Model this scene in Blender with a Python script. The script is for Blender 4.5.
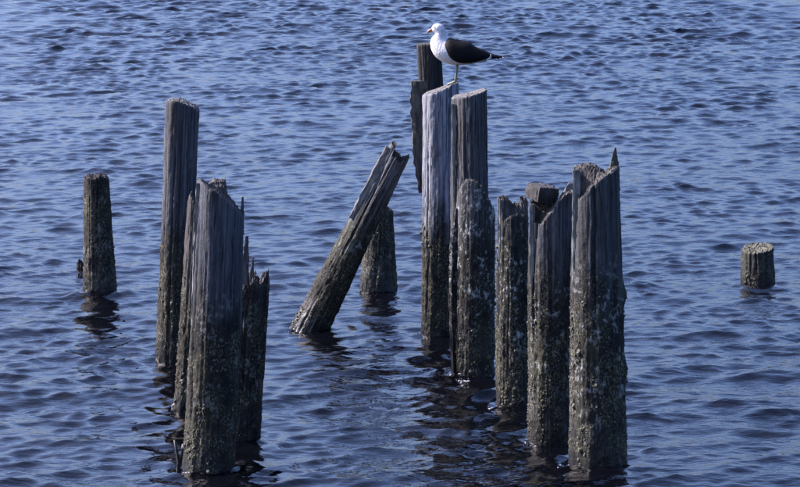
import bpy, math, random
import numpy as np
from mathutils import Vector, Matrix

# ---------------------------------------------------------------- clear
for o in list(bpy.data.objects): bpy.data.objects.remove(o, do_unlink=True)
S = bpy.context.scene
COL = S.collection
R = math.radians
random.seed(7)

# ---------------------------------------------------------------- camera
FPX = 2700.0            # focal length in pixels of the 800 px wide photograph
CX, CY = 400.0, 243.5
CAM_H = 3.5
PITCH = math.atan2(393.0, FPX)
cam_d = bpy.data.cameras.new('camera'); cam = bpy.data.objects.new('camera', cam_d); COL.objects.link(cam)
cam.location = (0, 0, CAM_H); cam.rotation_euler = (math.pi/2 - PITCH, 0, 0)
cam_d.sensor_width = 36; cam_d.lens = 36*FPX/800.0
cam_d.clip_start = 0.1; cam_d.clip_end = 20000
S.camera = cam

# ---------------------------------------------------------------- light
SUN_EL = R(38)
sx, sy = -math.cos(R(15)), math.sin(R(15))       # towards the sun: left, a little beyond the piles
W = bpy.data.worlds.new('World'); S.world = W; W.use_nodes = True
nt = W.node_tree; nt.nodes.clear()
sky = nt.nodes.new('ShaderNodeTexSky'); sky.sky_type = 'NISHITA'; sky.sun_disc = False
sky.sun_elevation = SUN_EL; sky.sun_rotation = math.atan2(sx, sy)
sky.air_density = 1.1; sky.dust_density = 4.8; sky.ozone_density = 10.0
bg = nt.nodes.new('ShaderNodeBackground'); bg.inputs[1].default_value = 0.145
wo = nt.nodes.new('ShaderNodeOutputWorld')
nt.links.new(sky.outputs[0], bg.inputs[0]); nt.links.new(bg.outputs[0], wo.inputs[0])
sd = bpy.data.lights.new('sun', 'SUN'); sun = bpy.data.objects.new('sun', sd); COL.objects.link(sun)
sd.energy = 5.0; sd.angle = R(0.5); sd.color = (1.0, 0.97, 0.90)
sun.rotation_euler = Vector((-sx*math.cos(SUN_EL), -sy*math.cos(SUN_EL), -math.sin(SUN_EL))).to_track_quat('-Z', 'Y').to_euler()
sun.location = (-10, 20, 12)
vs = S.view_settings
vs.view_transform = 'Standard'; vs.look = 'None'; vs.gamma = 1.0; vs.use_curve_mapping = False
vs.exposure = 1.52
vs.use_white_balance = True; vs.white_balance_temperature = 6500; vs.white_balance_tint = 25     # the photograph's cool violet balance
S.render.engine = 'CYCLES'
S.render.resolution_x = 1024; S.render.resolution_y = 623

# ---------------------------------------------------------------- pixel -> place
def ray(px, py):
    d = Vector(((px-CX)/FPX, -(py-CY)/FPX, -1.0))
    return Matrix.Rotation(math.pi/2 - PITCH, 3, 'X') @ d
def on_water(px, py):
    d = ray(px, py); t = -CAM_H/d.z
    return Vector((d.x*t, d.y*t, 0))
def on_plane(px, py, Y):
    d = ray(px, py); t = Y/d.y
    return Vector((d.x*t, Y, CAM_H + d.z*t))

# ---------------------------------------------------------------- noise
def _h(ix, iy, iz, s):
    n = (ix*374761393 + iy*668265263 + iz*2147483647 + s*1274126177) & 0xffffffff
    n = ((n ^ (n >> 13))*1274126177) & 0xffffffff
    n = ((n ^ (n >> 16))*2246822519) & 0xffffffff
    return ((n ^ (n >> 15)) & 0xffffff)/float(0xffffff)
def vnoise(x, y, z, s=0):
    x, y, z = np.broadcast_arrays(np.asarray(x, float), np.asarray(y, float), np.asarray(z, float))
    ix, iy, iz = [np.floor(a).astype(np.int64) for a in (x, y, z)]
    fx, fy, fz = x-ix, y-iy, z-iz
    fx, fy, fz = [f*f*f*(f*(f*6-15)+10) for f in (fx, fy, fz)]
    r = 0
    for a in (0, 1):
        for b in (0, 1):
            for c in (0, 1):
                w = (fx if a else 1-fx)*(fy if b else 1-fy)*(fz if c else 1-fz)
                r = r + w*_h(ix+a, iy+b, iz+c, s)
    return r*2-1
def fbm(x, y, z, s=0, o=3):
    r, a = 0, 1.0
    for k in range(o):
        r = r + a*vnoise(x*2**k, y*2**k, z*2**k, s+k*17); a *= .5
    return r/1.75
def sstep(a, b, x):
    t = np.clip((np.asarray(x, float)-a)/(b-a), 0, 1)
    return t*t*(3-2*t)

# ---------------------------------------------------------------- mesh helpers
def link(name, verts, faces, mats, parent=None, smooth=True, midx=None):
    me = bpy.data.meshes.new(name)
    verts = np.asarray(verts, np.float32)
    if isinstance(faces, np.ndarray):
        n, k = faces.shape
        me.vertices.add(len(verts)); me.vertices.foreach_set('co', verts.ravel())
        me.loops.add(n*k); me.loops.foreach_set('vertex_index', faces.ravel().astype(np.int32))
        me.polygons.add(n); me.polygons.foreach_set('loop_start', np.arange(0, n*k, k, dtype=np.int32))
        me.update(calc_edges=True)
    else:
        me.from_pydata([tuple(map(float, v)) for v in verts], [], [tuple(map(int, f)) for f in faces])
    if not isinstance(mats, (list, tuple)): mats = [mats]
    for m in mats: me.materials.append(m)
    if midx is not None: me.polygons.foreach_set('material_index', np.asarray(midx, np.int32))
    if isinstance(smooth, bool): smooth = np.full(len(me.polygons), smooth)
    me.polygons.foreach_set('use_smooth', smooth)
    me.validate(); me.update()
    o = bpy.data.objects.new(name, me); COL.objects.link(o)
    if parent: o.parent = parent
    return o
def tag(o, label=None, cat=None, group=None, kind=None):
    if label: o['label'] = label
    if cat: o['category'] = cat
    if group: o['group'] = group
    if kind: o['kind'] = kind
    return o
def loft(rings):
    """rings: list of (n,3) arrays -> verts, faces with both ends closed by fans"""
    n = len(rings[0]); v = np.concatenate(rings); f = []
    for i in range(len(rings)-1):
        for j in range(n):
            k = (j+1) % n
            f.append((i*n+j, i*n+k, (i+1)*n+k, (i+1)*n+j))
    a = len(v); v = np.vstack([v, rings[0].mean(0), rings[-1].mean(0)])
    for j in range(n):
        k = (j+1) % n
        f.append((a, k, j)); f.append((a+1, (len(rings)-1)*n+j, (len(rings)-1)*n+k))
    return v, f

# ---------------------------------------------------------------- materials
class NT:
    def __init__(s, name):
        s.m = bpy.data.materials.new(name); s.m.use_nodes = True
        s.t = s.m.node_tree; s.t.nodes.clear()
        s.out = s.n('ShaderNodeOutputMaterial'); s.b = s.n('ShaderNodeBsdfPrincipled')
        s.l(s.b.outputs[0], s.out.inputs[0])
    def n(s, t, **k):
        x = s.t.nodes.new(t)
        for a, b in k.items(): setattr(x, a, b)
        return x
    def l(s, a, b): s.t.links.new(a, b)
    def val(s, sock, v):
        if hasattr(v, 'is_linked') or hasattr(v, 'links'): s.l(v, sock)
        else: sock.default_value = v
    def math(s, op, a, b=0.0, clamp=False):
        x = s.n('ShaderNodeMath', operation=op, use_clamp=clamp); s.val(x.inputs[0], a); s.val(x.inputs[1], b); return x.outputs[0]
    def ramp(s, x, a, b, c=0.0, d=1.0):
        r = s.n('ShaderNodeMapRange', interpolation_type='SMOOTHSTEP'); s.val(r.inputs[0], x)
        for i, v in enumerate((a, b, c, d)): s.val(r.inputs[i+1], v)
        return r.outputs[0]
    def mix(s, f, a, b):
        x = s.n('ShaderNodeMix', data_type='RGBA'); s.val(x.inputs[0], f)
        s.val(x.inputs[6], a if not isinstance(a, tuple) else (*a, 1)); s.val(x.inputs[7], b if not isinstance(b, tuple) else (*b, 1)); return x.outputs[2]
    def noise(s, vec, scale, w=None, detail=3, rough=.55):
        x = s.n('ShaderNodeTexNoise', noise_dimensions='4D' if w is not None else '3D')
        s.l(vec, x.inputs['Vector']); x.inputs['Scale'].default_value = scale
        x.inputs['Detail'].default_value = detail; x.inputs['Roughness'].default_value = rough
        if w is not None: s.val(x.inputs['W'], w)
        return x.outputs[0]
    def mapping(s, vec, sc):
        x = s.n('ShaderNodeMapping'); s.l(vec, x.inputs[0]); x.inputs['Scale'].default_value = sc; return x.outputs[0]

def wood_mat(name, seed, dry=0.9, light=(.30, .29, .275), dark=(.055, .05, .045), pale=.5, pale_lo=.25, pale_hi=1.2, wet=(.022, .019, .016), algae=.5):
    light = tuple(c*k for c, k in zip(light, (.36, .385, .44))); dark = tuple(c*k for c, k in zip(dark, (.22, .235, .27))); wet = tuple(c*k for c, k in zip(wet, (.22, .235, .265)))
    """weathered piling: bare grained timber above `dry` metres, dark fouled timber below, pale crust specks between"""
    m = NT(name)
    co = m.n('ShaderNodeTexCoord').outputs['Object']
    sep = m.n('ShaderNodeSeparateXYZ'); m.l(co, sep.inputs[0]); z = sep.outputs[2]
    g = m.noise(m.mapping(co, (75, 75, 2.6)), 1, seed, 4, .6)
    g2 = m.noise(m.mapping(co, (22, 22, 1.1)), 1, seed+3, 3, .55)
    br = m.noise(m.mapping(co, (7, 7, 3.2)), 1, seed+9, 4, .6)
    fine = m.noise(co, 55, seed+5, 4, .65)
    grain = m.math('ADD', m.math('MULTIPLY', g, .55), m.math('MULTIPLY', g2, .45))
    bare = m.mix(m.ramp(grain, .36, .66), dark, light)
    bare = m.mix(m.ramp(br, .42, .72, 0, .55), bare, tuple(c*.45 for c in light))
    # dark knots and rust-brown runs
    ck = m.noise(m.mapping(co, (30, 30, .9)), 1, seed+51, 3, .6)
    ckm = m.math('MULTIPLY', m.ramp(m.math('ABSOLUTE', m.math('SUBTRACT', ck, .5)), .022, .006), m.ramp(g2, .40, .55))
    run = m.noise(m.mapping(co, (16, 16, .8)), 1, seed+21, 3, .5)
    bare = m.mix(m.ramp(run, .60, .72, 0, .55), bare, (.042, .034, .028))
    bare = m.mix(m.math('MULTIPLY', ckm, .9), bare, (.008, .007, .006))
    foul = m.mix(m.ramp(fine, .38, .68), tuple(c*.55 for c in wet), tuple(c*2.3 for c in wet))
    foul = m.mix(m.math('MULTIPLY', m.ramp(br, .45, .62), algae), foul, (.026, .025, .012))
    zz = m.math('ADD', z, m.math('MULTIPLY', m.math('SUBTRACT', br, .5), 1.1))
    zz = m.math('ADD', zz, m.math('MULTIPLY', m.math('SUBTRACT', grain, .5), .9))
    col = m.mix(m.ramp(zz, dry-.28, dry+.22), foul, bare)
    blob0 = m.noise(co, 7, seed+41, 3, .6)
    yl = m.noise(m.mapping(co, (1, 1, .6)), 120, seed+31, 3, .65)
    ym = m.math('MULTIPLY', m.ramp(yl, .52, .62), m.ramp(m.math('ADD', z, m.math('MULTIPLY', m.math('SUBTRACT', br, .5), 1.2)), dry+.1, dry-.35))
    col = m.mix(m.math('MULTIPLY', m.math('MULTIPLY', ym, m.ramp(blob0, .40, .62)), .75), col, (.165, .158, .092))
    # pale crust
    sp = m.noise(m.mapping(co, (1, 1, .7)), 42, seed+11, 3, .6)
    blob = m.noise(co, 9, seed+14, 3, .6)
    band = m.math('MULTIPLY', m.ramp(z, pale_lo-.15, pale_lo+.25), m.ramp(z, pale_hi+.15, pale_hi-.3))
    th = m.math('ADD', m.math('MULTIPLY', sp, .6), m.math('MULTIPLY', blob, .4))
    msk = m.math('MULTIPLY', m.ramp(th, .52, .64), m.math('MULTIPLY', band, pale))
    col = m.mix(msk, col, m.mix(fine, (.12, .14, .14), (.36, .37, .33)))
    # wet foot
    col = m.mix(m.ramp(m.math('ADD', z, m.math('MULTIPLY', br, .12)), .19, .07), col, (.008, .0075, .007))
    m.l(col, m.b.inputs['Base Color'])
    m.l(m.ramp(z, .05, .3, .35, .88), m.b.inputs['Roughness'])
    m.b.inputs['Specular IOR Level'].default_value = .3
    h = m.math('ADD', m.math('MULTIPLY', grain, .7), m.math('MULTIPLY', fine, .5))
    h = m.math('ADD', h, m.math('MULTIPLY', msk, .3)); h = m.math('SUBTRACT', h, m.math('MULTIPLY', ckm, .8))
    bp = m.n('ShaderNodeBump'); bp.inputs['Strength'].default_value = .75; bp.inputs['Distance'].default_value = .012
    m.l(h, bp.inputs['Height']); m.l(bp.outputs[0], m.b.inputs['Normal'])
    return m.m
def end_mat(name, a, b, seed):
    """broken or sawn end of a piling"""
    m = NT(name); co = m.n('ShaderNodeTexCoord').outputs['Object']
    f = m.noise(m.mapping(co, (38, 38, 9)), 1, seed, 4, .65); k = m.noise(co, 13, seed+2, 3, .6)
    c = m.mix(m.ramp(f, .35, .68), a, b); c = m.mix(m.ramp(k, .5, .68, 0, .7), c, tuple(x*.4 for x in a))
    m.l(c, m.b.inputs['Base Color']); m.b.inputs['Roughness'].default_value = .9
    bp = m.n('ShaderNodeBump'); bp.inputs['Strength'].default_value = .8; bp.inputs['Distance'].default_value = .012
    m.l(f, bp.inputs['Height']); m.l(bp.outputs[0], m.b.inputs['Normal'])
    return m.m
def plain(name, col, rough=.6, vary=.25, scale=40):
    m = NT(name); co = m.n('ShaderNodeTexCoord').outputs['Object']
    f = m.noise(co, scale, 1.0, 3)
    m.l(m.mix(m.ramp(f, .3, .7), tuple(c*(1-vary) for c in col), tuple(min(1, c*(1+vary)) for c in col)), m.b.inputs['Base Color'])
    m.b.inputs['Roughness'].default_value = rough
    return m.m
def crust_mat():
    m = NT('barnacle_crust'); co = m.n('ShaderNodeTexCoord').outputs['Object']
    f = m.noise(co, 70, 2.0, 2); k = m.noise(co, 14, 5.0, 3)
    c = m.mix(m.ramp(f, .35, .65), (.012, .011, .008), (.085, .08, .052))
    c = m.mix(m.ramp(k, .40, .62), c, (.045, .042, .017))
    c = m.mix(m.ramp(f, .60, .72), c, (.17, .165, .12))
    m.l(c, m.b.inputs['Base Color']); m.b.inputs['Roughness'].default_value = .75
    return m.m
def water_mat():
    m = NT('harbour_water')
    co = m.n('ShaderNodeTexCoord').outputs['Object']
    m.b.inputs['Base Color'].default_value = (.0011, .0012, .0020, 1)
    m.b.inputs['Roughness'].default_value = .045
    m.b.inputs['IOR'].default_value = 1.333
    n1 = m.noise(m.mapping(co, (.55, 1.3, 1)), 9, 0.0, 3, .55)
    n2 = m.noise(m.mapping(co, (.6, 1.3, 1)), 24, 4.0, 2, .5)
    gust = m.noise(co, .35, 2.0, 2)
    h = m.math('ADD', m.math('MULTIPLY', n1, .013), m.math('MULTIPLY', n2, .0042))
    h = m.math('MULTIPLY', h, m.ramp(gust, .3, .7, .6, 1.15))
    bp = m.n('ShaderNodeBump'); bp.inputs['Strength'].default_value = 1.0; bp.inputs['Distance'].default_value = 1.0
    m.l(h, bp.inputs['Height']); m.l(bp.outputs[0], m.b.inputs['Normal'])
    return m.m

M_CRUST = crust_mat()
M_END_DARK = end_mat('rotten_wood_end', (.018, .016, .014), (.065, .058, .052), 3.0)
M_END_GREY = end_mat('weathered_wood_end', (.05, .048, .046), (.13, .126, .12), 8.0)
M_END_PALE = end_mat('sawn_wood_end', (.03, .031, .019), (.11, .108, .075), 5.0)
M_SPLINT = end_mat('splintered_wood', (.05, .045, .038), (.17, .16, .145), 11.0)
M_SPLINT_D = end_mat('dark_splintered_wood', (.022, .02, .018), (.085, .078, .07), 14.0)
M_SPLINT_L = end_mat('bleached_splintered_wood', (.06, .06, .058), (.17, .168, .16), 17.0)

M_SPLINT_E = end_mat('lit_rim_wood', (.065, .068, .062), (.19, .195, .175), 19.0)  # lighter wood tone that paints the sun-caught left rim
# ---------------------------------------------------------------- water
def build_water():
    def grow(a, step, end, q):
        r = [a]
        while r[-1] < end: r.append(r[-1]+step); step *= q
        return r
    xs = list(np.arange(-4.6, 4.601, .028))
    ext = grow(4.6, .03, 6000, 1.028)[1:]
    xs = np.array([-e for e in ext[::-1]] + xs + ext)
    ys = [11.5]
    while ys[-1] < 95: ys.append(ys[-1] + max(.019, .00140*ys[-1]))
    ys = [-e for e in grow(-11.5, .04, 300, 1.06)[:0:-1]] + ys + grow(ys[-1], .17, 9000, 1.05)[1:]
    ys = np.array(ys)
    X, Y = np.meshgrid(xs, ys)
    dx = np.gradient(xs)[None, :]*np.ones_like(Y); dy = np.gradient(ys)[:, None]*np.ones_like(X)
    sp = np.maximum(dx, dy)
    near = (np.abs(X) < 60) & (Y > -20) & (Y < 140)
    x = X[near].astype(np.float32); y = Y[near].astype(np.float32); s = sp[near].astype(np.float32)
    rg = np.random.default_rng(11)
    N = 230
    lam = np.exp(np.linspace(np.log(.085), np.log(2.6), N))*rg.uniform(.96, 1.04, N)
    zz = np.zeros_like(x); ox = np.zeros_like(x); oy = np.zeros_like(x)
    # patches of livelier and calmer water, a different pattern for each octave of wavelength
    wind = 1 + 1.15*sstep(28, 62, y) - .12*sstep(17, 24, y)
    envs = []
    for o, (ex, ey) in enumerate([(1.5, 1.1), (1.0, .75), (.7, .5), (.45, .33), (.3, .22)]):
        envs.append((wind*np.clip(1 + .95*fbm(x*ex, y*ey, o*3.7, 50+o, 2), .15, 2.2)).astype(np.float32))
    for i in range(N):
        L = lam[i]; k = 2*np.pi/L
        o = int(np.clip(np.log2(L/.085), 0, 4.9))
        th = R(-84) + (1 if rg.random() < .55 else -1)*R(24) + rg.normal(0, R(15 + 24*math.exp(-L/.22)))
        shape = 1/(1 + (L/.55)**2.6)*(1 - .45*math.exp(-L/.12)) + .15*math.exp(-(math.log(L/1.5)/.35)**2)
        a = WAVE_SLOPE*shape/k
        ph = rg.uniform(0, 2*np.pi)
        kx, ky = k*math.cos(th), k*math.sin(th)
        p = (kx*x + ky*y + ph).astype(np.float32)
        f = np.clip((L/s - 2.0)/1.2, 0, 1)*envs[o]
        zz += a*f*np.cos(p); sn = a*f*np.sin(p)
        ox -= 1.1*math.cos(th)*sn; oy -= 1.1*math.sin(th)*sn
    # small rings where the chop slaps against the piles
    for (px0, px1, py) in PILE_FEET:
        P = on_water((px0+px1)/2, py); r = (px1-px0)/2*P.y/FPX
        d = np.hypot(x-P.x, y-P.y-r) - r
        m = (d < .8) & (d > -.05)
        zz[m] += .010*np.exp(-np.maximum(d[m], 0)/.22)*np.cos(2*np.pi*d[m]/.17 + px0)
    Z = np.zeros_like(X)
    fade = 1 - sstep(95, 140, Y[near])
    Z[near] = zz*fade; X[near] += ox*fade; Y[near] += oy*fade
    ny, nx = X.shape
    v = np.stack([X, Y, Z], -1).reshape(-1, 3)
    i = np.arange((ny-1)*nx).reshape(ny-1, nx)[:, :-1].ravel()
    f = np.stack([i, i+1, i+nx+1, i+nx], -1)
    sel = v[(v[:, 1] < 24) & (v[:, 1] > 12) & (np.abs(v[:, 0]) < 5)]
    tag(link('water', v, f, water_mat()), kind='structure')
    return sel
WAVE_SLOPE = 0.031
PILE_FEET = [(84, 118, 299), (156, 189, 362), (174, 206, 412), (220, 260, 443), (184, 236, 474), (291, 332, 331), (360, 396, 292), (421, 455, 337),
             (453, 494, 378), (495, 531, 407), (527, 572, 445), (568, 627, 468), (741, 774, 287)]
WATER_PTS = build_water()

# ---------------------------------------------------------------- pilings
class Pile:
    def __init__(s, label, base, by, top, ty, seed, topfn, mat, end=M_END_DARK, name='wooden_piling', group=None,
                 rough=1.0, cracks=6, jag=.006, crust=420, crust_top=.75, flare=0.0, nr=None, dy=0.0, foot_jag=0.0, lumps=()):
        cxb = sum(base)/2; cxt = sum(top)/2
        P = on_water(cxb, by)
        Yf = P.y
        r0 = (on_plane(base[1], by, Yf).x - on_plane(base[0], by, Yf).x)/2
        Yc = Yf + r0
        B = on_plane(cxb, by, Yf); B = Vector((B.x*Yc/Yf, Yc, 0))
        T = on_plane(cxt, ty, Yc)
        r1 = (on_plane(top[1], ty, Yc).x - on_plane(top[0], ty, Yc).x)/2
        ang = math.atan2(T.x-B.x, T.z)
        r1 *= math.cos(ang); 
        if abs(ang) > .2: r0 *= math.cos(ang)
        s.r0, s.r1, s.L = r0, r1, T.z/math.cos(ang)
        s.Yc, s.ang = Yc, ang
        s.root = bpy.data.objects.new(name, None); COL.objects.link(s.root)
        s.root.location = B; s.root.rotation_euler = (0, ang, 0); s.root.empty_display_size = .2
        s.M = Matrix.Translation(B) @ Matrix.Rotation(ang, 4, 'Y'); s.Mi = s.M.inverted()
        tag(s.root, label, 'piling', group)
        s.build(seed, topfn, mat, end, rough, cracks, jag, flare, lumps)
        if crust: s.crust(crust, crust_top, seed)
    def h(s, py, v=-1.0):
        """local height of image row py at depth v (in radii) behind the axis"""
        return on_plane(CX, py, s.Yc + v*s.r1).z/math.cos(s.ang)
    def rad(s, z):
        t = np.clip(np.asarray(z, float)/s.L, -.6, 1.05)
        return s.r0 + (s.r1-s.r0)*t
    def disp(s, th, z):
        """outward displacement of the surface at angle th, height z"""
        c, sn = np.cos(th), np.sin(th); q = s.seed*7.31
        low = 1 - sstep(s.L*.30, s.L*.75, z)
        d = .006*fbm(c*9+q, sn*9, z*.9, s.seed, 3) + .0045*fbm(c*26+q, sn*26, z*1.3, s.seed+4, 2)
        d = d + 0.012*vnoise(c*1.3+q, sn*1.3, z*1.1, s.seed+2)
        d = d + s.rough*low*(.007*fbm(c*3.4+q, sn*3.4, z*13, s.seed+6, 3) + .006*fbm(c*12+q, sn*12, z*62, s.seed+8, 2))
        d = d + s.rough*(1-low)*.0025*vnoise(c*8+q, sn*8, z*30, s.seed+8)
        for (a, w, dep, z0, z1, wob) in s.cr:
            aa = a + wob*vnoise(z*2.0, a*9, q, s.seed+1) + wob*.4*vnoise(z*7, a*9, q, s.seed+3)
            e = np.angle(np.exp(1j*(th-aa)))
            d = d - dep*np.exp(-(e/w)**2)*sstep(z0-.15, z0+.1, z)*(1-sstep(z1-.1, z1+.15, z))
        for (a, zc, ra, rz, amp) in s.lumps:
            e = np.angle(np.exp(1j*(th-a)))
            d = d + amp*np.exp(-(e/ra)**2 - ((z-zc)/rz)**2)
        return d
    def build(s, seed, topfn, mat, end, rough, cracks, jag, flare, lumps):
        s.seed, s.rough, s.lumps = seed, rough, lumps
        rg = np.random.default_rng(seed)
        s.cr = []
        for i in range(cracks):
            z1 = s.L*rg.uniform(.6, 1.1); z0 = z1 - s.L*rg.uniform(.3, .8)
            s.cr.append((rg.uniform(-math.pi*1.05, .15), rg.uniform(.022, .05), rg.uniform(.006, .018), z0, z1, rg.uniform(.05, .16)))
        NA = 112; zb = -.7
        th = np.linspace(0, 2*np.pi, NA, endpoint=False)
        def top(u, v):
            zt = topfn(s, u, v)
            return zt + jag*(fbm(u*7+seed, v*7, 0, seed+30, 2) + .8*vnoise(u*19, v*19, seed, seed+31))
        rim = top(np.cos(th), np.sin(th))
        zs0 = np.linspace(0, 1, int((s.L+.7)/.016))
        t = zs0[:, None]; Z = zb + t*(rim[None, :]-zb); TH = np.broadcast_to(th, Z.shape)
        rr = s.rad(Z) + s.disp(TH, Z) + flare*np.exp(-np.maximum(Z, -.1)/.25)
        V = np.stack([rr*np.cos(TH), rr*np.sin(TH), Z], -1).reshape(-1, 3)
        n = len(zs0)
        i = np.arange((n-1)*NA).reshape(n-1, NA); j = np.roll(i, -1, 1)
        F = np.stack([i, j, j+NA, i+NA], -1).reshape(-1, 4).tolist(); ns = len(F)
        NC = 22; rimr = rr[-1]; last = (n-1)*NA; vs_ = [V]; base = len(V)
        for c in range(1, NC):
            q = 1 - c/NC
            u, v = q*np.cos(th), q*np.sin(th)
            vs_.append(np.stack([rimr*u, rimr*v, top(u, v)], -1))
            cur = base + (c-1)*NA
            for a in range(NA):
                b = (a+1) % NA; F.append((last+a, last+b, cur+b, cur+a))
            last = cur
        vs_.append(np.array([[0, 0, float(top(np.zeros(1), np.zeros(1))[0])]])); ce = base + (NC-1)*NA
        for a in range(NA): F.append((last+a, last+(a+1) % NA, ce))
        sm = np.zeros(len(F), bool); sm[:ns] = True
        mi = np.zeros(len(F), int); mi[ns:] = 1
        s.top = top
        s.shaft = link('shaft', np.concatenate(vs_), F, [mat, end], s.root, sm, mi)
    def crust(s, n, ztop, seed):
        """barnacles and weed knobs: small irregular cones on the lower shaft"""
        rg = np.random.default_rng(seed+99)
        n = int(n*4.2); z = ztop*rg.beta(1.0, 1.7, n) - .06
        th = rg.uniform(0, 2*np.pi, n)
        keep = vnoise(np.cos(th)*2.5, np.sin(th)*2.5, z*6+seed, seed+40) > .02
        keep &= z < s.top(np.cos(th), np.sin(th)) - .02
        z, th = z[keep], th[keep]; n = len(z)
        r = s.rad(z) + s.disp(th, z)
        ct = np.stack([r*np.cos(th), r*np.sin(th), z], -1)
        nr = np.stack([np.cos(th), np.sin(th), 0*z], -1); ta = np.stack([-np.sin(th), np.cos(th), 0*z], -1)
        size = (rg.gamma(2.0, .0014, n) + .0018)*(1 + .9*vnoise(np.cos(th)*1.5, np.sin(th)*1.5, z*4, seed+44))
        hgt = size*rg.uniform(.3, 1.0, n)
        K = 6; V = []; F = []
        for k in range(K):
            a = 2*np.pi*k/K + rg.uniform(-.3, .3, n)
            q = size*rg.uniform(.7, 1.3, n)
            V.append(ct - nr*.006 + ta*(q*np.cos(a))[:, None] + np.array([0, 0, 1])*(q*1.25*np.sin(a))[:, None])
        for k in range(K):
            a = 2*np.pi*k/K + rg.uniform(-.3, .3, n); q = size*rg.uniform(.35, .7, n)
            V.append(ct + nr*(hgt*rg.uniform(.6, 1, n))[:, None] + ta*(q*np.cos(a))[:, None] + np.array([0, 0, 1])*(q*np.sin(a) - hgt*.25)[:, None])
        V.append(ct + nr*(hgt*rg.uniform(.5, 1.1, n))[:, None] - np.array([0, 0, 1])*(hgt*.3)[:, None])
        V = np.stack(V, 1); m = V.shape[1]
        tri = []
        for k in range(K):
            j = (k+1) % K
            tri += [(k, j, K+j), (k, K+j, K+k), (K+k, K+j, 2*K)]
        tri = np.array(tri); F = (tri[None] + (np.arange(n)*m)[:, None, None]).reshape(-1, 3)
        o = link('barnacle_crust', V.reshape(-1, 3), F, M_CRUST, s.root, False)
        o['kind'] = 'stuff'
    def shard(s, name, pts, widths, mat, vdepth=-1.0, thick=.5, seed=0, rot=0.0, rough=.25):
        """a splinter or plank following image points (px, py) in the plane v radii behind the axis; widths in px"""
        Y = s.Yc + vdepth*s.r1
        c = [on_plane(p[0], p[1], Y) for p in pts]
        sc = on_plane(401, pts[0][1], Y).x - on_plane(400, pts[0][1], Y).x
        rg = np.random.default_rng(seed+1)
        # resample
        P = np.array([list(x) for x in c]); Wd = np.array(widths)*sc/2
        tt = np.linspace(0, len(P)-1, max(10, 6*len(P)))
        C = np.stack([np.interp(tt, range(len(P)), P[:, k]) for k in range(3)], 1); Ww = np.interp(tt, range(len(P)), Wd)
        d = P[-1]-P[0]; d = d/np.linalg.norm(d); side = np.cross(d, [0, 1, 0]); side /= np.linalg.norm(side); dep = np.cross(side, d)
        ca, sa = math.cos(rot), math.sin(rot); side, dep = side*ca + dep*sa, dep*ca - side*sa
        K = 10; rings = []
        base = 1 + rough*rg.uniform(-1, 1, K)
        for q in range(len(C)):
            a = np.arange(K)*2*np.pi/K
            w = base*(1 + .18*rg.uniform(-1, 1, K))
            sq = 1/np.maximum(np.abs(np.cos(a)), np.abs(np.sin(a)))**.7
            rings.append(C[q] + np.outer(w*sq*np.cos(a)*Ww[q], side) + np.outer(w*sq*np.sin(a)*Ww[q]*thick, dep))
        v, f = loft(rings)
        v = [tuple(s.Mi @ Vector(x)) for x in v]
        return link(name, v, f, mat, s.root, False)

def flat_top(rows, tilt=0.0, dome=0.0):
    """rows (left, right) image rows of the front rim; a fairly plain end"""
    def f(s, u, v):
        a, b = s.h(rows[0]), s.h(rows[1])
        return a + (b-a)*(u+1)/2 + tilt*v*s.r1 + dome*(1-u*u-v*v)*s.r1
    return f
def curve_top(us, rows, vback=None, tilt=0.0):
    """front rim follows rows at the given u positions"""
    def f(s, u, v):
        hs = np.array([s.h(r) for r in rows])
        return np.interp(u, us, hs) + tilt*v*s.r1
    return f
def stepped_top(uf, rf, ub, rb, v0=-.15, soft=.22, skew=0.0):
    """front half broken off along rows rf, back half still standing to rows rb"""
    def f(s, u, v):
        hf = np.interp(u, uf, [s.h(r) for r in rf]); hb = np.interp(u, ub, [s.h(r, .6) for r in rb])
        w = sstep(v0-soft, v0+soft, v + skew*u)
        return hf + (hb-hf)*w
    return f

# far left piling
A = Pile('short dark rough piling standing alone with a ragged flat top', (84, 117.5), 295, (83.5, 108.5), 178, 1,
  curve_top([-1, -.6, -.2, .3, .7, 1], [179, 177, 178.5, 177, 178, 180], tilt=.05),
  wood_mat('fouled_wood_brown', 1.3, dry=1.5, pale=.35, pale_lo=.0, pale_hi=1.3, wet=(.034, .027, .021)), cracks=5, crust=420, crust_top=1.0, jag=.014, rough=1.5)
# the rotten nub behind it
NUB = Pile('tiny rotten stump barely above the water beside the short lone dark piling', (76.5, 86), 273, (77, 84), 262, 31,
  curve_top([-1, -.3, .3, 1], [266, 261, 263, 268]), wood_mat('fouled_wood_nub', 9.1, dry=3, pale=.1), cracks=2, crust=60, crust_top=.12, jag=.02, rough=1.6)
# tall one back left
Bp = Pile('tall smooth piling, pale worn top and dark fouled lower half, beside the split piling', (156, 189), 362, (165.5, 199.5), 105, 2,
  curve_top([-1, -.75, -.2, .4, .8, 1], [104, 101.5, 101.5, 105, 108, 112], tilt=.02),
  wood_mat('grey_worn_wood', 2.7, dry=.98, light=(.26, .255, .25), dark=(.07, .065, .06), pale=.12, wet=(.024, .019, .015)), end=M_END_GREY, cracks=3, crust=520, crust_top=1.2, jag=.006)
# narrow one behind the split piling
C2 = Pile('narrow brown piling tapering to a spike, pressed behind the split grey piling', (174, 206), 412, (187, 212), 205, 3,
  curve_top([-1, -.8, -.35, 0, 1], [206, 196, 204, 260, 300]),
  wood_mat('brown_worn_wood', 3.9, dry=.8, light=(.24, .21, .17), dark=(.06, .05, .04), pale=.3, pale_lo=.2, pale_hi=1.0, wet=(.03, .024, .016)), cracks=5, crust=480, crust_top=1.2, jag=.02, rough=1.3)
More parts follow.
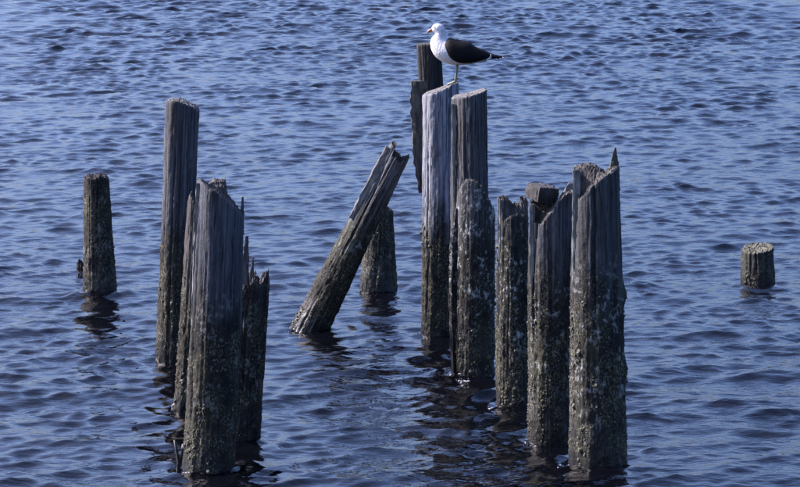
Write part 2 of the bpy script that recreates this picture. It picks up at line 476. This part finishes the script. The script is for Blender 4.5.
# splintered one behind, right
C3 = Pile('dark splintered piling with thin spikes along its broken top', (220, 260), 443, (229, 268.5), 285, 4,
  curve_top([-1, -.3, 0, .25, .55, .72, .9, 1], [290, 290, 286, 279, 290, 281, 276, 286]),
  wood_mat('dark_split_wood', 4.4, dry=1.0, light=(.13, .125, .12), dark=(.035, .033, .03), pale=.45, pale_lo=.1, pale_hi=.9), cracks=8, crust=420, crust_top=.55, jag=.03)
C3.shard('splinter', [(244.5, 300), (245.5, 262), (247, 236)], [9, 6, 2.5], M_SPLINT_D, -.55, .5, 1)
C3.shard('splinter', [(251, 300), (251.8, 275), (253, 257)], [7, 5, 1.5], M_SPLINT_D, -.5, .5, 2)
C3.shard('splinter', [(262, 305), (263.5, 287), (264.5, 272)], [11, 8, 4], M_SPLINT_D, -.3, .5, 3)
# front-left split piling
Cp = Pile('thick split grey piling with a slanted hollow top and a light slab on one edge', (184, 236), 474, (196.5, 244.5), 205, 5,
  stepped_top([-1, -.8, -.55, 0, .5, .85, 1], [184, 182.5, 187, 195, 205, 213, 217], [-1, -.55, -.45, .1, .2, .6, 1], [184, 186, 181, 180, 196, 205, 212], v0=.1, soft=.3),
  wood_mat('blue_grey_worn_wood', 5.2, dry=1.02, light=(.235, .24, .25), dark=(.075, .075, .078), pale=.35, pale_lo=.25, pale_hi=1.1, wet=(.022, .019, .017)), cracks=5, crust=650, crust_top=.75, jag=.008, rough=1.1)
Cp.shard('slab', [(196.5, 330), (197.5, 260), (199.5, 183)], [9, 8, 6.5], M_SPLINT_L, -.42, .45, 4, rough=.15)
Cp.shard('splinter', [(241, 235), (242, 212), (242.6, 197)], [5, 3.5, 1.5], M_SPLINT_D, .1, .5, 5)
Cp.shard('wood_chunk', [(210, 193), (217, 187), (225, 184)], [9, 9, 7], M_SPLINT_D, .45, .8, 6)

# leaning
Dp = Pile('thick piling leaning steeply over, with a notched broken upper end', (291, 332), 331, (384, 412), 154, 6,
  lambda s, u, v: s.L + s.r1*(.55*(u < -.45) - .10*sstep(-.5, -.3, u) + .25*sstep(.55, .85, u) - .14*sstep(.0, .25, u)*(1-sstep(.45, .65, u)) - .25*(v < -.2)*sstep(-.5, -.3, u)),
  wood_mat('leaning_worn_wood', 6.6, dry=1.05, light=(.31, .30, .285), dark=(.06, .055, .05), pale=.6, pale_lo=.55, pale_hi=1.15, wet=(.028, .024, .018)), cracks=9, crust=620, crust_top=.75, jag=.02, rough=1.2)
Dp.shard('slab', [(352, 219), (371, 183), (389, 147.5)], [7, 8, 7], M_SPLINT_L, -.62, .4, 7, rough=.2)
# stump behind it
E = Pile('low tapering dark stump half hidden behind the leaning piling', (360, 396), 292, (369, 392), 212, 7,
  curve_top([-1, 0, .5, 1], [216, 207, 209, 214]),
  wood_mat('dark_stump_wood', 7.7, dry=1.4, pale=.3, pale_lo=.0, pale_hi=.8, wet=(.03, .027, .024)), cracks=5, crust=420, crust_top=.6, jag=.02, rough=1.3)
E.shard('splinter', [(391, 240), (392.6, 252), (394, 262)], [3, 2.2, 1.2], M_SPLINT_D, -.3, .7, 8)

# back post with the hanging slab
Fb = Pile('dark square-topped post rising behind the pale piling under the gull', (431, 455), 322, (416.3, 439.5), 46, 8,
  flat_top((45, 44)), wood_mat('dark_post_wood', 8.8, dry=.6, light=(.075, .073, .07), dark=(.02, .019, .018), pale=.0, algae=.1), cracks=6, crust=0, jag=.004, rough=.5)
Fb.shard('hanging_slab', [(419, 81), (419, 110), (419.5, 160), (421, 193)], [17, 17, 12, 4], M_SPLINT_D, -.75, .35, 9, rough=.12)
# pale one under the gull
J = Pile('tall bleached piling with a curved slanted top where the gull stands', (421, 455), 337, (424, 457.2), 90, 9,
  curve_top([-1, -.8, -.3, .3, .75, 1], [97, 95, 92.5, 88.5, 84, 84], tilt=.02),
  wood_mat('bleached_wood', 9.9, dry=.95, light=(.72, .71, .70), dark=(.26, .255, .25), pale=.25, pale_lo=.4, pale_hi=1.2), end=M_END_GREY, cracks=8, crust=480, crust_top=1.0, jag=.004)
# grained one right of it
K = Pile('tall brown grey piling with a clean slanted top next to the bleached one', (453, 489), 357, (451, 487.5), 95, 10,
  curve_top([-1, -.85, 0, .9, 1], [101, 98.5, 96, 91, 91.5], tilt=.02),
  wood_mat('brown_grey_wood', 10.4, dry=.75, light=(.25, .24, .225), dark=(.06, .055, .05), pale=.2), end=M_END_GREY, cracks=9, crust=300, crust_top=.6, jag=.004)
# pointed stump
I = Pile('squat knobbly piling worn to a rounded point, in front of the brown grey one', (453, 494), 378, (456, 495), 205, 11,
  curve_top([-1, -.85, -.6, -.3, 0, .4, .8, 1], [205, 193, 185, 183, 188, 196, 208, 218], tilt=-.25),
  wood_mat('mottled_fouled_wood', 11.8, dry=1.0, light=(.20, .195, .18), dark=(.05, .046, .04), pale=1.0, pale_lo=.3, pale_hi=1.6, wet=(.026, .022, .018)), cracks=7, crust=760, crust_top=1.2, jag=.02, rough=1.6)
I.shard('side_slab', [(455.5, 372), (453.5, 300), (454, 245), (457, 208)], [9, 10, 9, 4], I.shaft.data.materials[0], -.2, .7, 10, rough=.35)
# hollow ragged
H = Pile('narrow piling with pale speckled crust and a ragged hollow top', (495, 531), 407, (498, 529), 205, 12,
  stepped_top([-1, -.9, -.55, -.2, .2, .6, 1], [197, 212, 222, 217, 214, 217, 219], [-1, -.7, -.35, 0, .4, .7, 1], [196, 197, 199, 206, 205, 198, 200], v0=-.35, soft=.2, skew=-.25),
  wood_mat('speckled_wood', 12.5, dry=1.25, light=(.25, .245, .22), dark=(.05, .047, .042), pale=1.0, pale_lo=.3, pale_hi=1.25, wet=(.03, .027, .02)), cracks=6, crust=760, crust_top=1.15, jag=.016, rough=1.3)
H.shard('splinter', [(522, 215), (523, 203), (521.5, 196)], [7, 5, 3], M_SPLINT_D, .2, .7, 11)
# block on top
G = Pile('piling with a diagonal break and a loose rotten block resting on its hollow top', (527, 572), 445, (528.5, 572), 210, 13,
  stepped_top([-1, -.85, -.55, 0, .4, .75, 1], [200, 224, 226, 212, 201, 193, 197], [-1, -.6, 0, .4, .75, 1], [200, 201, 204, 203, 192, 188], v0=-.15, soft=.2, skew=.15),
  wood_mat('grey_fouled_wood', 13.1, dry=1.15, light=(.215, .215, .21), dark=(.06, .058, .055), pale=.75, pale_lo=.25, pale_hi=1.05, wet=(.028, .026, .022)), cracks=8, crust=820, crust_top=1.05, jag=.01, rough=1.2)
G.shard('splinter', [(549, 222), (556, 206), (563, 192)], [3.5, 3, 1.5], M_SPLINT_L, -.55, .6, 12)
G.shard('back_wall', [(562, 215), (566, 200), (571, 183)], [15, 12, 4], M_SPLINT, .35, .5, 13)
# front right
Fp = Pile('thickest piling, diagonal break at its top with a tall pointed spike at the back', (568, 627), 468, (571.5, 619), 180, 14,
  stepped_top([-1, -.9, -.7, -.35, 0, .5, 1], [168, 190, 200, 192, 181, 176, 168], [-1, -.6, -.2, .1, .5, .8, 1], [167, 164, 164, 166, 172, 165, 166], v0=-.2, soft=.22, skew=.1),
  wood_mat('green_grey_fouled_wood', 14.2, dry=1.12, light=(.22, .225, .205), dark=(.055, .055, .05), pale=.7, pale_lo=.2, pale_hi=1.2, wet=(.026, .025, .021)), cracks=9, crust=1000, crust_top=1.15, jag=.01, rough=1.1,
  lumps=((-.05, .98, .25, .05, .022), (-.1, .55, .3, .05, .014)))
Fp.shard('spike', [(613, 200), (613.8, 178), (614.6, 162), (615.4, 147.5)], [13, 11, 7, 1.2], plain('spike_wood', (.028, .032, .026), .85), .12, .7, 14)
Fp.shard('splinter', [(602, 186), (608, 176), (617, 168)], [3, 3, 2], M_SPLINT_L, -.6, .6, 15)
Fp.shard('splinter', [(601, 180), (604, 186), (610, 190)], [2.5, 3, 1.5], M_SPLINT, -.7, .6, 16)
# laths added along the left edges, the sunlit rim painted in as paler wood
Fp.shard('lit_rim_slab', [(575.5, 300), (575.8, 270), (576, 225), (576.3, 170)], [1, 5, 7, 7], M_SPLINT_E, -.55, .35, 20, rough=.15)
G.shard('lit_rim_slab', [(531.6, 290), (531.8, 268), (532, 235), (532.2, 204)], [1, 4, 5, 5], M_SPLINT_E, -.5, .35, 21, rough=.18)
H.shard('lit_rim_slab', [(500.6, 290), (501, 265), (501.3, 235), (501.6, 200)], [1, 3.5, 4, 4], M_SPLINT_E, -.5, .35, 22, rough=.18)
K.shard('lit_rim_slab', [(454, 200), (453.9, 160), (453.8, 104)], [1, 3, 3.5], M_SPLINT_E, -.55, .35, 23, rough=.15)
# lone stump right
St = Pile('short cut stump with a pale sawn top, alone in the water', (741, 774), 283.5, (741.5, 772.5), 249, 15,
  lambda s, u, v: s.h(251) + u*.5*(s.h(248.5)-s.h(252)) + .19*v*s.r1 + .05*s.r1,
  wood_mat('tarred_wood', 15.5, dry=2.2, pale=.15, pale_lo=0, pale_hi=.4, wet=(.022, .024, .028), algae=.5), end=M_END_PALE, cracks=4, crust=260, crust_top=.4, jag=.008, rough=1.1)

# the loose block on the hollow top of G
def rock(name, c, size, mat, seed, rot=(0, 0, 0)):
    rg = np.random.default_rng(seed)
    n = 12; vs_ = []; u = np.linspace(-1, 1, n)
    import bmesh
    bm = bmesh.new(); bmesh.ops.create_cube(bm, size=2.0); bmesh.ops.subdivide_edges(bm, edges=bm.edges[:], cuts=9, use_grid_fill=True)
    P = np.array([list(v.co) for v in bm.verts])
    q = P/np.maximum(np.linalg.norm(P, axis=1), 1e-6)[:, None]
    P = P*.74 + q*.34
    P = P + q*(.16*fbm(P[:, 0]*1.3, P[:, 1]*1.3, P[:, 2]*1.3, seed, 3) + .10*vnoise(P[:, 0]*4, P[:, 1]*4, P[:, 2]*.5, seed+3) + .07*vnoise(P[:, 0]*9, P[:, 1]*9, P[:, 2]*.8, seed+5))[:, None]
    P = P*np.array(size)
    for v, p in zip(bm.verts, P): v.co = p
    me = bpy.data.meshes.new(name); bm.to_mesh(me); bm.free(); me.materials.append(mat)
    o = bpy.data.objects.new(name, me); COL.objects.link(o); o.location = c; o.rotation_euler = rot
    return o
M_BLOCK = end_mat('rotten_block', (.006, .006, .006), (.03, .028, .026), 21.0)
pc = on_plane(542, 193, G.Yc)
blk = rock('wood_block', pc, (.070, .08, .046), M_BLOCK, 5, (R(5), R(7), R(28)))
tag(blk, 'dark rotten wood block lying on the hollow piling top', 'wood block')

# twig by the front-left piling
def tube(name, pts, rads, mat, parent=None, K=7):
    P = [Vector(p) for p in pts]; rings = []
    for i, p in enumerate(P):
        d = (P[min(i+1, len(P)-1)] - P[max(i-1, 0)]).normalized()
        a = d.cross(Vector((0.3, 1, .1))).normalized(); b = d.cross(a)
        rings.append(np.array([list(p + (a*math.cos(2*math.pi*k/K) + b*math.sin(2*math.pi*k/K))*rads[i]) for k in range(K)]))
    v, f = loft(rings)
    return link(name, v, f, mat, parent, True)
tw = bpy.data.objects.new('twig', None); COL.objects.link(tw); TY = on_water(180, 466).y
tag(tw, 'thin dark forked twig sticking out of the water against the split piling', 'twig')
M_TWIG = plain('wet_twig', (.018, .016, .013), .5)
def tp(px, py): return on_plane(px, py, TY)
tube('stem', [tp(179, 474), tp(178.5, 462), tp(176.5, 450), tp(174.5, 440)], [.012, .011, .009, .006], M_TWIG, tw)
tube('branch', [tp(178.5, 463), tp(181.5, 456), tp(183, 444)], [.009, .008, .006], M_TWIG, tw)
tube('branch', [tp(176.8, 451), tp(180, 449), tp(184.5, 452)], [.008, .007, .005], M_TWIG, tw)

# ---------------------------------------------------------------- gull
def build_gull():
    foot = on_plane(455.0, 83.0, J.Yc)
    dep = J.Yc
    sc = on_plane(401, 60, dep).x - on_plane(400, 60, dep).x     # metres per photograph pixel
    k = sc/6.09                                                   # outline measured on a 6.09x enlargement
    fx, fz = 240.0, 416.0
    root = bpy.data.objects.new('gull', None); COL.objects.link(root)
    root.location = foot; root.empty_display_size = .1
    tag(root, 'black and white gull standing on the bleached piling, head turned to its front', 'gull')
    root['label'] = 'white gull with black back and wings perched on the bleached piling'
    L = lambda x, y: ((x-fx)*k, -(y-fz)*k)
    white = plain('white_plumage', (.47, .47, .475), .8, .12, 60)
    nd = white.node_tree; pb = [n for n in nd.nodes if n.type == 'BSDF_PRINCIPLED'][0]
    tc = nd.nodes.new('ShaderNodeTexCoord'); nz = nd.nodes.new('ShaderNodeTexNoise'); nz.inputs['Scale'].default_value = 70; nz.inputs['Detail'].default_value = 4
    bq = nd.nodes.new('ShaderNodeBump'); bq.inputs['Strength'].default_value = .6; bq.inputs['Distance'].default_value = .008
    nd.links.new(tc.outputs['Object'], nz.inputs['Vector']); nd.links.new(nz.outputs[0], bq.inputs['Height']); nd.links.new(bq.outputs[0], pb.inputs['Normal'])
    # feathered black
    m = NT('black_plumage'); co = m.n('ShaderNodeTexCoord').outputs['Object']
    f = m.noise(m.mapping(co, (25, 90, 90)), 1, 2.0, 3)
    m.l(m.mix(f, (.003, .003, .0035), (.009, .009, .0095)), m.b.inputs['Base Color']); m.b.inputs['Roughness'].default_value = .7
    m.b.inputs['Specular IOR Level'].default_value = .08
    bp = m.n('ShaderNodeBump'); bp.inputs['Strength'].default_value = .4; bp.inputs['Distance'].default_value = .006
    m.l(f, bp.inputs['Height']); m.l(bp.outputs[0], m.b.inputs['Normal']); black = m.m
    # body: section centres along the spine, with the section's half height, half width and tilt
    # (cx, cy, half extent across spine, half width, spine angle)
    sec = [(97, 92, 3, 4, 100), (101, 90, 15, 14, 100), (111, 86, 27, 25, 95), (126, 85, 35, 32, 80), (141, 91, 39, 35, 55), (147, 105, 40, 36, 28), (144, 125, 43, 39, 12),
           (138, 147, 53, 46, 15), (143, 172, 62, 57, 28), (160, 198, 72, 70, 45), (188, 215, 80, 82, 65), (225, 226, 81, 89, 80),
           (264, 234, 75, 90, 86), (312, 240, 67, 84, 86), (362, 245, 54, 70, 86), (408, 250, 38, 50, 86), (445, 254, 23, 34, 86), (478, 258, 11, 22, 86), (500, 261, 5, 12, 86)]
    n = 28; rings = []
    for (x, y, a, b, an) in sec:
        # across-spine direction in the picture plane
        t = R(an); ux, uy = math.cos(t), -math.sin(t)   # unit vector perpendicular to the spine (picture y down)
        ring = []
        for q in range(n):
            c, s_ = math.cos(2*math.pi*q/n), math.sin(2*math.pi*q/n)
            X, Z = L(x + ux*a*c, y + uy*a*c)
            ring.append((X, b*s_*k, Z))
        rings.append(np.array(ring))
    v, fc = loft(rings)
    body = link('body', v, fc, white, root, True)
    md = body.modifiers.new('smooth', 'SUBSURF'); md.levels = 2; md.render_levels = 2
    # folded wings
    up = [(172, 168), (188, 148), (206, 137), (232, 145), (262, 153), (300, 157), (330, 166), (350, 186), (390, 202), (424, 217), (446, 230), (470, 243), (510, 248), (541, 262)]
    lo = [(168, 178), (170, 206), (182, 228), (205, 256), (235, 280), (270, 291), (305, 292), (340, 288), (380, 281), (418, 270), (446, 262), (470, 264), (510, 266), (540, 266)]
    wdt = [40, 60, 76, 86, 90, 90, 86, 78, 66, 52, 40, 30, 18, 8]
    for sgn, nm in ((-1, 'wing'), (1, 'wing')):
        rings = []
        for (a, b, w) in zip(up, lo, wdt):
            cx, cy = (a[0]+b[0])/2, (a[1]+b[1])/2; hx, hy = (a[0]-b[0])/2, (a[1]-b[1])/2
            ring = []
            for q in range(20):
                t = 2*math.pi*q/20; c, s_ = math.cos(t), math.sin(t)
                X, Z = L(cx + hx*c, cy + hy*c)
                # outer skin follows the body; the upper edge meets the other wing over the back
                yo = (w*(.30 + .78*math.sqrt(max(0, 1-((c+.25)/1.25)**2)))) if s_ > 0 else w*(.05 + .55*math.sqrt(max(0, 1-((c+.25)/1.25)**2)))
                ring.append((X, sgn*(yo + 6*s_)*k, Z))
            rings.append(np.array(ring))
        v, fc = loft(rings)
        w_ = link(nm, v, fc, black, root, True)
        md = w_.modifiers.new('smooth', 'SUBSURF'); md.levels = 1; md.render_levels = 2
    # long primaries crossing over the tail, and the tail fan below them
    for sg in (-1, 1):
        for q, (x0, y0, x1, y1) in enumerate([(440, 246, 543, 260), (430, 250, 528, 265), (420, 254, 508, 269)]):
            rings = []
            for t in np.linspace(0, 1, 8):
                w = (9 - 2*q)*math.sin(math.pi*min(1, .35 + t*.62))**.8
                X, Z = L(x0 + (x1-x0)*t, y0 + (y1-y0)*t); Yq = sg*(20 - 9*t + 5*q)*k
                rings.append(np.array([(X, Yq + sg*2.0*k*math.sin(a), Z + w*k*math.cos(a)) for a in np.linspace(0, 2*np.pi, 8, endpoint=False)]))
            v, fc = loft(rings); link('primary_feather', v, fc, black, root, True)
    rings = []
    for t in np.linspace(0, 1, 6):
        X, Z = L(430 + 70*t, 262 + 8*t)
        rings.append(np.array([(X, (22 + 10*t)*k*math.sin(a), Z + (7 - 4*t)*k*math.cos(a)) for a in np.linspace(0, 2*np.pi, 12, endpoint=False)]))
    v, fc = loft(rings); link('tail', v, fc, white, root, True)
    # pale trailing edge of the folded inner wing
    for sg in (-1, 1):
        pts = [(452, 240, 30), (456, 250, 36), (450, 262, 40), (430, 270, 50)]
        tube('feather_edge', [(L(a, b)[0], sg*w*k*1.12, L(a, b)[1]) for a, b, w in pts], [3*k, 6*k, 6*k, 3*k], white, root, 8)
    # white mirrors on the primaries, white tail edge
    def blob(name, x, y, a, b, c, mat, Y=0, ang=0, parent=root):
        import bmesh
        bm = bmesh.new(); bmesh.ops.create_uvsphere(bm, u_segments=16, v_segments=10, radius=1)
        X, Z = L(x, y)
        mt = Matrix.Translation((X, Y*k, Z)) @ Matrix.Rotation(R(ang), 4, 'Y') @ Matrix.Diagonal((a*k, c*k, b*k, 1))
        bm.transform(mt); me = bpy.data.meshes.new(name); bm.to_mesh(me); bm.free(); me.materials.append(mat)
        for p in me.polygons: p.use_smooth = True
        o = bpy.data.objects.new(name, me); COL.objects.link(o); o.parent = parent; return o
    [blob('feather_spot', x, y, 9, 5, 4, white, sg*Y, 10) for sg in (-1, 1) for x, y, Y in ((494, 270, 30), (516, 268, 24), (534, 263, 16))]
    # bill
    bill = plain('dull_yellow_bill', (.20, .10, .045), .5)
    rings = []
    for (x, y, a, b) in [(112, 92, 14, 12), (98, 95, 13, 10), (86, 99, 11, 8), (77, 105, 9, 6), (73, 113, 5, 4), (73, 119, 2, 2)]:
        t = R(200 if x > 80 else 235); rings.append(np.array([(L(x + math.sin(t)*a*math.cos(q), y + math.cos(t)*a*math.cos(q))[0], b*k*math.sin(q), L(x, y + math.cos(t)*a*math.cos(q))[1]) for q in np.linspace(0, 2*np.pi, 12, endpoint=False)]))
    v, fc = loft(rings); link('bill', v, fc, bill, root, True)
    eye = plain('dark_eye', (.01, .01, .01), .15)
    for sg in (-1, 1): blob('eye', 118, 80, 4.5, 4.5, 3, eye, sg*25)
    leg = plain('grey_green_leg', (.17, .17, .11), .6)
    tl = plain('black_tail', (.012, .012, .013), .7)
    for sg, dx in ((-1, 0), (1, 6)):
        Y = sg*26*k
        p = [(246+dx, 282), (250+dx, 318), (247+dx, 352), (242+dx, 385), (239+dx, 412)]
        r_ = [16, 6, 4.6, 5.0, 4.6]
        lg = tube('leg', [(L(*q)[0], Y, L(*q)[1]) for q in p], [q*k for q in r_], leg, root, 10)
        # webbed foot: three toes and the web, following the sloping top
        fv, ff = [], []
        X0, Z0 = L(239+dx, 411)
        slope = -.42
        toes = [(-.055, -.030), (-.066, 0), (-.055, .030)]
        ring = [(X0+.008, Y-.006), (X0+toes[0][0], Y+toes[0][1]), (X0-.046, Y-.014), (X0+toes[1][0], Y), (X0-.046, Y+.014), (X0+toes[2][0], Y+toes[2][1]), (X0+.008, Y+.006)]
        for dz in (.010, -.006):
            for (a, b) in ring: fv.append((a, b, Z0 + (a-X0)*.30 + dz*(1 if a > X0-.02 else .5)))
        m_ = len(ring); ff.append(tuple(range(m_))[::-1]); ff.append(tuple(range(m_, 2*m_)))
        for q in range(m_): ff.append((q, (q+1) % m_, m_+(q+1) % m_, m_+q))
        link('foot', fv, ff, leg, lg, False)
    return root
gull = build_gull()

# ---------------------------------------------------------------- flecks of foam where the chop slaps the feet
def build_foam():
    import bmesh
    rg = np.random.default_rng(4); bm = bmesh.new()
    for (px, py, n, wx, wy) in [(456, 374, 34, .10, .05), (462, 379, 26, .06, .03), (567, 464, 22, .05, .03), (528, 443, 14, .05, .03), (293, 330, 10, .05, .03), (497, 405, 10, .04, .03), (187, 470, 12, .05, .03)]:
        c = on_water(px, py)
        for i in range(n):
            x, y = c.x + rg.normal(0, wx*.5), c.y + rg.normal(0, wy) - .02
            d = (WATER_PTS[:, 0]-x)**2 + (WATER_PTS[:, 1]-y)**2
            z = WATER_PTS[int(d.argmin()), 2]
            r = rg.gamma(2.0, .0011) + .0008
            m = Matrix.Translation((x, y, z + r*.2)) @ Matrix.Diagonal((r*rg.uniform(1, 2.2), r, r*.6, 1))
            bmesh.ops.create_icosphere(bm, subdivisions=1, radius=1, matrix=m)
    me = bpy.data.meshes.new('foam'); bm.to_mesh(me); bm.free(); me.materials.append(plain('white_foam', (.45, .47, .5), .5))
    o = bpy.data.objects.new('foam', me); COL.objects.link(o)
    tag(o, 'small white foam flecks on the water round the piling feet', 'foam', kind='stuff')
build_foam()
